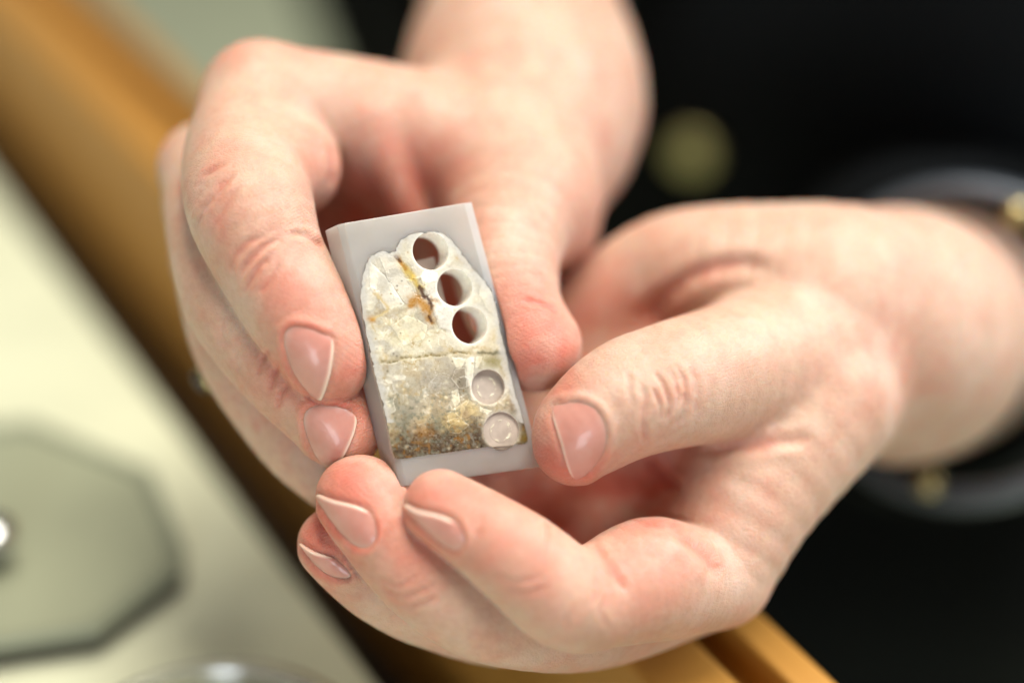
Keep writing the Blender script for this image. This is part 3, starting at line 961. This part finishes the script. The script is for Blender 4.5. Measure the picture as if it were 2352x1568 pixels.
bandm = np.clip((Y - (1395 - 0.16 * X + 90 * (n2 - 0.5)) + 105 + 60 * (vnoise(z / 20.0, 66) - 0.5)) / 70, 0, 1)
mix((0.13, 0.085, 0.05), bandm * (0.5 + 0.75 * n2)); mix((0.09, 0.06, 0.05), bandm * np.clip((n4 - 0.55) * 4, 0, 1) * 0.8); mix((0.34, 0.18, 0.06), bandm * np.clip((vnoise(z / 18.0, 71) - 0.66) * 5, 0, 1) * 0.7)
mix((0.30, 0.29, 0.26), bandm * np.clip((vnoise(z / 11.0, 72) - 0.7) * 6, 0, 1) * 0.8)
mix((0.34, 0.17, 0.05), blob(620, 1225, 55, 34, .6))
# cleaved crystal facets with crisp edges
step_h = np.zeros(len(z))
zf = z + (np.stack([fbm(z / 20.0, 145, 3), fbm(z / 20.0, 155, 3)], 1) - 0.5) * 12
for poly, c_, a_, h_ in [([(345, 362), (440, 462), (525, 588), (430, 612), (352, 500)], (.70, .68, .63), .65, .7), ([(395, 330), (470, 345), (560, 470), (600, 560), (530, 580), (440, 455)], (.60, .575, .53), .7, .2),
                         ([(612, 505), (690, 440), (735, 520), (766, 600), (768, 730), (700, 702), (662, 600)], (.68, .66, .645), .8, .9), ([(622, 418), (690, 424), (684, 470), (618, 492), (605, 450)], (.86, .84, .77), .9, 1.0),
                         ([(758, 850), (832, 858), (806, 908), (782, 902)], (.74, .70, .60), .8, .8), ([(828, 868), (872, 850), (862, 992), (834, 1000)], (.70, .68, .62), .7, .5), ([(880, 850), (915, 846), (900, 900), (878, 905)], (.72, .70, .63), .6, .4),
                         ([(758, 1020), (792, 1012), (802, 1072), (776, 1112), (762, 1070)], (.74, .70, .58), .6, .7), ([(740, 1132), (800, 1092), (852, 1052), (806, 1158), (745, 1205)], (.62, .53, .34), .45, .6), ([(900, 1098), (965, 1122), (940, 1134), (905, 1120)], (.74, .70, .60), .8, .5),
                         ([(460, 690), (540, 640), (640, 690), (620, 760), (520, 790)], (.70, .66, .53), .5, .3), ([(780, 908), (830, 905), (836, 1000), (800, 1010), (760, 960)], (.33, .29, .24), .6, -.3), ([(925, 440), (965, 540), (975, 640), (930, 600), (900, 520)], (.66, .64, .59), .6, .4),
                         ([(730, 1170), (800, 1150), (850, 1190), (800, 1235), (740, 1225)], (.55, .44, .25), .4, .4), ([(1000, 1075), (1050, 1030), (1075, 1080), (1020, 1100)], (.66, .60, .48), .6, .5), ([(420, 1080), (470, 1060), (480, 1120), (430, 1150)], (.62, .60, .54), .5, .3)]:
    ip = in_poly(zf, poly); de_, _ = seg_dist(zf, poly + [poly[0]])
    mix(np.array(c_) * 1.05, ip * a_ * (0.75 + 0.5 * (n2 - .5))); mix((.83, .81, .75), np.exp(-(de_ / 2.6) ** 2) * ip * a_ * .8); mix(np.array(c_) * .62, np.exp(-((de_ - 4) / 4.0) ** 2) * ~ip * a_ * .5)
    step_h += ip * h_ * np.clip(de_ / 4, 0, 1)
mix((0.24, 0.25, 0.20), np.clip((fbm(z / 17.0, 171, 4) - .57) * 9, 0, 1) * np.clip((Y - 930) / 180, 0, 1) * .6)
# iron-stained veins
mix((0.62, 0.47, 0.16), vein([(515, 395), (560, 450), (605, 500)], 19, 12, 3) * .95)
mix((0.48, 0.25, 0.07), vein([(482, 345), (505, 375), (530, 410)], 11, 6, 4) * .9); mix((0.14, 0.06, 0.03), vein([(480, 345), (498, 362)], 9, 4, 5) * .9)
mix((0.50, 0.27, 0.08), vein([(560, 575), (600, 560), (640, 600), (662, 660)], 26, 22, 6) * .9); mix((0.13, 0.055, 0.03), vein([(598, 495), (612, 535), (640, 570), (655, 592)], 9, 14, 7) * .97)
mix((0.17, 0.08, 0.04), vein([(650, 640), (664, 664)], 7, 6, 8) * .9); mix((0.55, 0.33, 0.12), vein([(660, 570), (700, 558), (740, 572)], 7, 8, 9) * .6)
mix((0.52, 0.28, 0.07), vein([(305, 640), (335, 655), (372, 658)], 15, 8, 10) * .9); mix((0.58, 0.42, 0.16), vein([(372, 655), (440, 612), (410, 570), (370, 530)], 9, 8, 11) * .5)
mix((0.55, 0.34, 0.10), vein([(800, 345), (845, 385), (880, 418)], 15, 7, 12) * .8); mix((0.40, 0.30, 0.18), vein([(492, 270), (540, 242)], 9, 6, 13) * .8); mix((0.38, 0.24, 0.12), vein([(395, 318), (460, 320)], 6, 8, 14) * .7)
mix((0.80, 0.78, 0.70), blob(645, 450, 42, 40, .85)); mix((0.74, 0.72, 0.68), vein([(575, 250), (600, 350), (690, 415)], 9, 4, 15) * .6)
# the crack across the middle
ck = vein([(400, 876), (470, 872), (520, 858), (600, 846), (720, 842), (800, 836), (850, 829)], 5.5, 7, 16)
mix((0.22, 0.19, 0.11), ck * np.clip((vnoise(z / 9.0, 80) - 0.25) * 2.2, 0, 1) * .95); mix((0.48, 0.38, 0.18), vein([(400, 876), (600, 846), (850, 829)], 16, 10, 17) * .35)
mix((0.17, 0.16, 0.10), vein([(900, 832), (960, 828), (1032, 824)], 8, 9, 18) * .8); mix((0.36, 0.32, 0.14), blob(975, 872, 60, 34, .8) * (n2 + .35)); mix((0.26, 0.18, 0.10), blob(1062, 1075, 36, 30, .75)); mix((0.28, 0.21, 0.07), blob(1115, 1250, 30, 34, .85))
mix((0.28, 0.20, 0.14), blob(830, 1140, 26, 26, .6)); mix((0.34, 0.22, 0.12), blob(430, 1190, 14, 60, .6))
mix((0.76, 0.74, 0.70), vein([(858, 860), (848, 940), (870, 1060)], 13, 4, 19) * .6); mix((0.72, 0.68, 0.58), vein([(760, 850), (790, 900), (830, 870)], 13, 8, 20) * .5)
for k in range(130):
    q = (rng.uniform(320, 1120), rng.uniform(320, 1330)); r = rng.uniform(2, 5.5)
    mix((0.12, 0.09, 0.05) if rng.random() < .6 else (0.40, 0.25, 0.09), np.exp(-((z - q) ** 2).sum(1) / r ** 2) * rng.uniform(.3, .9))
for k in range(60):
    q = (rng.uniform(350, 1100), rng.uniform(900, 1320)); r = rng.uniform(4, 11)
    mix((0.74, 0.70, 0.58), np.exp(-((z - q) ** 2).sum(1) / r ** 2) * rng.uniform(.2, .7))
fmask = np.clip(blob(660, 560, 130, 200) + blob(800, 1080, 150, 190) + blob(420, 480, 120, 120, .7), 0, 1)
lum = col.mean(1, keepdims=True); col = np.clip(lum + (col - lum) * 1.25, 0.02, 1); col = np.clip(col * (1 + 0.9 * (lum - 0.52)), 0.015, 0.95)
col *= 0.83 * np.array([1.015, 1.0, 0.955]) * (1 + (0.07 + 0.14 * fmask) * bri[near] + 0.12 * (n3 - 0.5))[:, None]
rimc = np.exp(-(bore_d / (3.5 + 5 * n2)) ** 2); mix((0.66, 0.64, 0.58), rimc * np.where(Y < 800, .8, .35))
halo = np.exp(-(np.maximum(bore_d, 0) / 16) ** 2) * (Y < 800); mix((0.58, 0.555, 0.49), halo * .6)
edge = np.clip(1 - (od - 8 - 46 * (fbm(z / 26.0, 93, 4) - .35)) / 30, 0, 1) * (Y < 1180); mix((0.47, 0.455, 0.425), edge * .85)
hgt = 1.3 + step_h + np.clip(facet * 0.022, -.9, .9) * fmask + 0.4 * (n2 - 0.5) + 0.7 * (n3 - .5) * bandm - 2.2 * ck - 1.6 * vein([(598, 495), (612, 535), (640, 570), (655, 592)], 7, 9, 7)
hgt = np.maximum(hgt, 0.5) * np.clip(od / 34, 0.12, 1)
hgt = np.where(bore_d < 3, 0.9, hgt)
P3 = P3 + BN * hgt[:, None]
idx = -np.ones(len(z), int); idx[keep] = np.arange(keep.sum()); I = idx.reshape(GX.shape)
q4 = np.stack([I[:-1, :-1], I[:-1, 1:], I[1:, 1:], I[1:, :-1]], -1).reshape(-1, 4); q4 = q4[(q4 >= 0).all(1)]
used = np.unique(q4); remap = -np.ones(keep.sum(), int); remap[used] = np.arange(len(used)); q4 = remap[q4]
fv = P3[keep][used]; fc = col[keep][used]
# side skirt (outline down into the block) and bore walls
sv, sf, scol = [], [], []
base = len(fv)
so = STONE_OUT
front = zplane(so + 0.0, -0.4)
n = len(so)
for k, wv in enumerate((-0.4, BT * .5, BT * .93)):
    sv.append(zplane(so, max(wv, -.1))); scol.append(np.tile([[0.52, 0.49, 0.43]], (n, 1)) * (0.8 + 0.4 * fbm(so / 30.0 + k * 7, 88, 3))[:, None])
for k in range(2):
    for i in range(n):
        a = base + k * n + i; b_ = base + k * n + (i + 1) % n
        sf.append((a, b_, b_ + n, a + n))
base += 3 * n
nb = 64
th = np.linspace(0, 2 * math.pi, nb, endpoint=False)
for c, r, thr in BC:
    depths = np.linspace(-1.0, thr + 1 if thr else BT - 2, 10)
    for wv in depths:
        ringp = c - BN * wv + np.outer(np.cos(th) * r, BEX) + np.outer(np.sin(th) * r, BY)
        nz = fbm(np.stack([th * 3 + r, np.full(nb, wv / 14)], 1), int(r * 3), 4)
        sv.append(ringp); scol.append(np.array([0.50, 0.42, 0.35] if thr else [0.90, 0.87, 0.80]) * (0.8 + 0.4 * nz)[:, None])
    for k in range(9):
        for i in range(nb):
            a = base + k * nb + i; b_ = base + k * nb + (i + 1) % nb
            sf.append((a, a + nb, b_ + nb, b_))
    base += 10 * nb
av = np.concatenate([fv] + sv); ac = np.concatenate([fc] + scol)
af = np.concatenate([q4, np.array(sf)])
sme = mesh_from('stone', to_world(av), af); add_color(sme, 'mineral_and_shading', np.clip(ac, 0.01, 0.95))
m, nt, b = new_mat('quartz_stone')
a = N(nt, 'ShaderNodeAttribute', attribute_name='mineral_and_shading'); nt.links.new(a.outputs['Color'], b.inputs['Base Color'])
b.inputs['Subsurface Weight'].default_value = 0.8; b.inputs['Subsurface Radius'].default_value = (1, 0.9, 0.75); b.inputs['Subsurface Scale'].default_value = 0.0013
b.inputs['Roughness'].default_value = 0.30
tc = N(nt, 'ShaderNodeTexCoord'); n2_ = N(nt, 'ShaderNodeTexNoise', in_Scale=2500.0, in_Detail=4.0); nt.links.new(tc.outputs['Object'], n2_.inputs['Vector'])
bp = N(nt, 'ShaderNodeBump', in_Strength=0.2, in_Distance=0.00005); nt.links.new(n2_.outputs['Fac'], bp.inputs['Height']); nt.links.new(bp.outputs[0], b.inputs['Normal'])
nt.links.new(ramp(nt, n2_.outputs['Fac'], [(0.35, (0.22,) * 3), (0.65, (0.42,) * 3)]), b.inputs['Roughness'])
link_mesh('stone', sme, m, block, smooth=True)

# blind bores: polished floors with a chipped bright ring
GLOSS = simple('bore_floor', (0.42, 0.355, 0.305), 0.35, 0.5, noise=(700, 0.15))
CHIP = simple('bright_chip', (0.62, 0.58, 0.46), 0.3, 0.5)
for c, r, thr in BC:
    if not thr:
        continue
    dz = thr - 2.0
    fl = []
    for rr, ww in ((1.5, dz), (r * .62, dz), (r * .63, dz + .4), (r * .998, dz + .5)):
        fl.append(c - BN * ww + np.outer(np.cos(th) * rr, BEX) + np.outer(np.sin(th) * rr, BY))
    v_, f_ = loft(fl); link_mesh('bore_floor', mesh_from('bore_floor', to_world(v_), f_), GLOSS, block, smooth=False)
    cv, cf = [], []
    for k in range(16):
        a0 = rng.uniform(0, 6.28); ra = r * rng.uniform(.50, .60); s = rng.uniform(1.2, 4.0); cc = c - BN * (dz - .1) + BEX * math.cos(a0) * ra + BY * math.sin(a0) * ra
        t_ = -BEX * math.sin(a0) + BY * math.cos(a0); r_ = BEX * math.cos(a0) + BY * math.sin(a0); i0 = len(cv)
        cv += [cc - t_ * s * 2, cc + r_ * s * .6, cc + t_ * s * 2.2, cc - r_ * s * .7, cc + BN * 1.4]
        cf += [(i0, i0 + 1, i0 + 4), (i0 + 1, i0 + 2, i0 + 4), (i0 + 2, i0 + 3, i0 + 4), (i0 + 3, i0, i0 + 4)]
    o = link_mesh('chip', mesh_from('chip', to_world(np.array(cv)), cf), CHIP, block, smooth=False); o['kind'] = 'stuff'

# thin slip behind the block, seen through the bores
SLIP = simple('slip', (0.50, 0.40, 0.37), 0.25, 0.5)
sl = [zplane(np.array([q], float), BT + w_)[0] for w_ in (3.0, 12.0) for q in ((470, 378), (725, 322), (905, 1050), (640, 1100))]
link_mesh('backing_slip', mesh_from('backing_slip', to_world(np.array(sl)), [(0, 1, 2, 3), (7, 6, 5, 4), (0, 4, 5, 1), (1, 5, 6, 2), (2, 6, 7, 3), (3, 7, 4, 0)]), SLIP, block, smooth=False)

# ---------------------------------------------------------------- display table: cream top, wooden rim
ZT = FOC[2] - 0.080; ZR = FOC[2] - 0.055
m, nt, b = new_mat('rim_wood')
tc = N(nt, 'ShaderNodeTexCoord'); mp = N(nt, 'ShaderNodeMapping'); mp.inputs['Rotation'].default_value = (0, 0, math.atan2(DR[1], DR[0]) * -1); mp.inputs['Scale'].default_value = (1, 1, 1)
mp.vector_type = 'POINT'; nt.links.new(tc.outputs['Object'], mp.inputs['Vector'])
mp2 = N(nt, 'ShaderNodeMapping'); mp2.inputs['Scale'].default_value = (6, 120, 120); nt.links.new(mp.outputs[0], mp2.inputs['Vector'])
nw = N(nt, 'ShaderNodeTexNoise', in_Scale=1.0, in_Detail=6.0, in_Distortion=0.6); nt.links.new(mp2.outputs[0], nw.inputs['Vector'])
nt.links.new(ramp(nt, nw.outputs['Fac'], [(0.3, (0.36, 0.165, 0.026)), (0.7, (0.46, 0.23, 0.044))]), b.inputs['Base Color'])
b.inputs['Roughness'].default_value = 0.4
WOOD = m
CREAM = simple('cream_laminate', (0.56, 0.58, 0.43), 0.5, 0.4, noise=(45, 0.09))
table = empty('display_table', (RA + DR * 0.2 + np.array([0, 0, 0])).tolist(), 'display table with a cream top and a stepped orange-brown wooden rim', 'table')


def strip(profile, t0=-1.1, t1=0.75, n=2):
    rings = []
    for t in np.linspace(t0, t1, n):
        o_ = RA + DR * t
        rings.append(np.array([o_ + NR * s + np.array([0, 0, zz_]) for s, zz_ in profile]))
    return loft(rings)


def boards(name, profile, mat, bevel=0.0012):
    v_, f_ = strip(profile)
    me = mesh_from(name, v_, f_)
    bm = bmesh.new(); bm.from_mesh(me); bmesh.ops.recalc_face_normals(bm, faces=bm.faces)
    bmesh.ops.bevel(bm, geom=[e for e in bm.edges if abs((e.verts[0].co - e.verts[1].co).length) > 0.3], offset=bevel, segments=3, affect='EDGES', profile=0.5)
    bm.to_mesh(me); bm.free()
    return link_mesh(name, me, mat, table, smooth=False)


boards('rim_board', [(-0.0375, ZT - 0.03), (-0.0375, ZT - 0.006), (-0.0275, ZR), (-0.0145, ZR), (-0.0145, ZR - 0.03)], WOOD, 0.0015)
boards('rim_lip', [(-0.0143, ZR - 0.032), (-0.0143, ZR - 0.010), (-0.0075, ZR - 0.010), (-0.0075, ZR - 0.0005), (-0.001, ZR - 0.0005), (-0.001, ZR - 0.032)], WOOD, 0.0008)
boards('table_top', [(-0.0545, ZT - 0.02), (-0.0545, ZT), (-0.95, ZT), (-0.95, ZT - 0.02)], CREAM, 0.001)
boards('table_bed', [(-0.003, ZT - 0.045), (-0.003, ZT - 0.0325), (-0.94, ZT - 0.0325), (-0.94, ZT - 0.045)], simple('bed', (0.02, 0.014, 0.008), 0.8), 0.001)
for t in (-0.9, 0.55):
    for s in (-0.06, -0.88):
        o_ = RA + DR * t + NR * s
        lv, lf = loft([np.array([o_ + DR * a_ + NR * b_ + np.array([0, 0, zz_]) for a_, b_ in ((-.025, -.025), (.025, -.025), (.025, .025), (-.025, .025))]) for zz_ in (0.002, ZT - 0.046)])
        link_mesh('leg', mesh_from('leg', lv, lf), WOOD, table, smooth=False)

# floor
fv_ = np.array([[-4, -4, 0], [4, -4, 0], [4, 5, 0], [-4, 5, 0]], float)
tag(link_mesh('floor', mesh_from('floor', fv_, [(0, 1, 2, 3)]), simple('floor_lino', (0.66, 0.72, 0.50), 0.5, 0.4, noise=(3, 0.12)), None, False), kind='structure')

# ---------------------------------------------------------------- things on the table


def on_table(u, v, z_=None):
    d = to_world(P(u, v, 0)) - CAM
    return CAM + d * (((ZT if z_ is None else z_) - CAM[2]) / d[2])


GREY = simple('grey_green_enamel', (0.245, 0.262, 0.18), 0.45, 0.5, noise=(35, 0.12))
GREYD = simple('grey_green_rim', (0.205, 0.225, 0.16), 0.4, 0.5)
hz = ZT + 0.0065
oc = [on_table(u, v, hz) for u, v in ((73, 962), (351, 1077), (428, 1262), (422, 1300), (225, 1448), (-60, 1490))]
octagon = [x[:2] for x in oc] + [on_table(-330, 1390, hz)[:2], on_table(-330, 1100, hz)[:2], on_table(-180, 985, hz)[:2]]
octagon = np.array(octagon)[::-1]; octc = octagon.mean(0)
tray = empty('octagonal_tray', (*octc, ZT), 'grey-green octagonal tray with a metal knob on the cream table top', 'tray')


def poly_ring(sc_, z_):
    q = octc + (octagon - octc) * sc_
    return np.concatenate([q, np.full((len(q), 1), z_)], 1)


def fixed(name, v_, f_, mat, parent, smooth=False):
    me = mesh_from(name, v_, f_)
    bm = bmesh.new(); bm.from_mesh(me); bmesh.ops.recalc_face_normals(bm, faces=bm.faces); bm.to_mesh(me); bm.free()
    return link_mesh(name, me, mat, parent, smooth)


v_, f_ = loft([poly_ring(.90, ZT + .004), poly_ring(.90, ZT + .0062)]); fixed('tray_floor', v_, f_, GREY, tray)
v_, f_ = loft([poly_ring(.975, ZT + .0006), poly_ring(.985, ZT + .0047)]); fixed('tray_base', v_, f_, simple('dark_base', (0.035, 0.033, 0.028), 0.5), tray)
v_, f_ = loft([poly_ring(.99, ZT + .0045), poly_ring(1.0, ZT + .0060), poly_ring(.985, ZT + .0068), poly_ring(.915, ZT + .0066), poly_ring(.9005, ZT + .0045)], caps=False); fixed('tray_rim', v_, f_, GREYD, tray)
STEEL = simple('steel', (0.62, 0.64, 0.66), 0.22, 0.5, 1.0)
kc = on_table(-22, 1255, ZT + .010)
v_, f_ = disc_profile([(0.0004, .0095), (.0036, .0092), (.0052, .0078), (.0055, .006), (.004, .0042), (.0034, 0.0)], 40)
link_mesh('knob', mesh_from('knob', v_ + np.array([kc[0], kc[1], ZT + .0066]), f_), STEEL, tray)

m, nt, b = new_mat('clear_glass'); b.inputs['Transmission Weight'].default_value = 1.0; b.inputs['Roughness'].default_value = 0.2; b.inputs['IOR'].default_value = 1.45; b.inputs['Base Color'].default_value = (0.96, 0.98, 0.92, 1)
gcn = on_table(470, 1775, ZT + .010)
v_, f_ = disc_profile([(.0005, .001), (.025, .001), (.0275, .003), (.0285, .012), (.0282, .0145), (.0295, .015), (.0305, .0142), (.0303, .012), (.0292, .002), (.027, 0.0)], 72)
dish = link_mesh('glass_dish', mesh_from('glass_dish', v_ * np.array([1, 1, .35]) + np.array([gcn[0], gcn[1], ZT + .0006]), f_), m)
tag(dish, 'clear round glass dish on the cream table top at the bottom edge', 'dish')
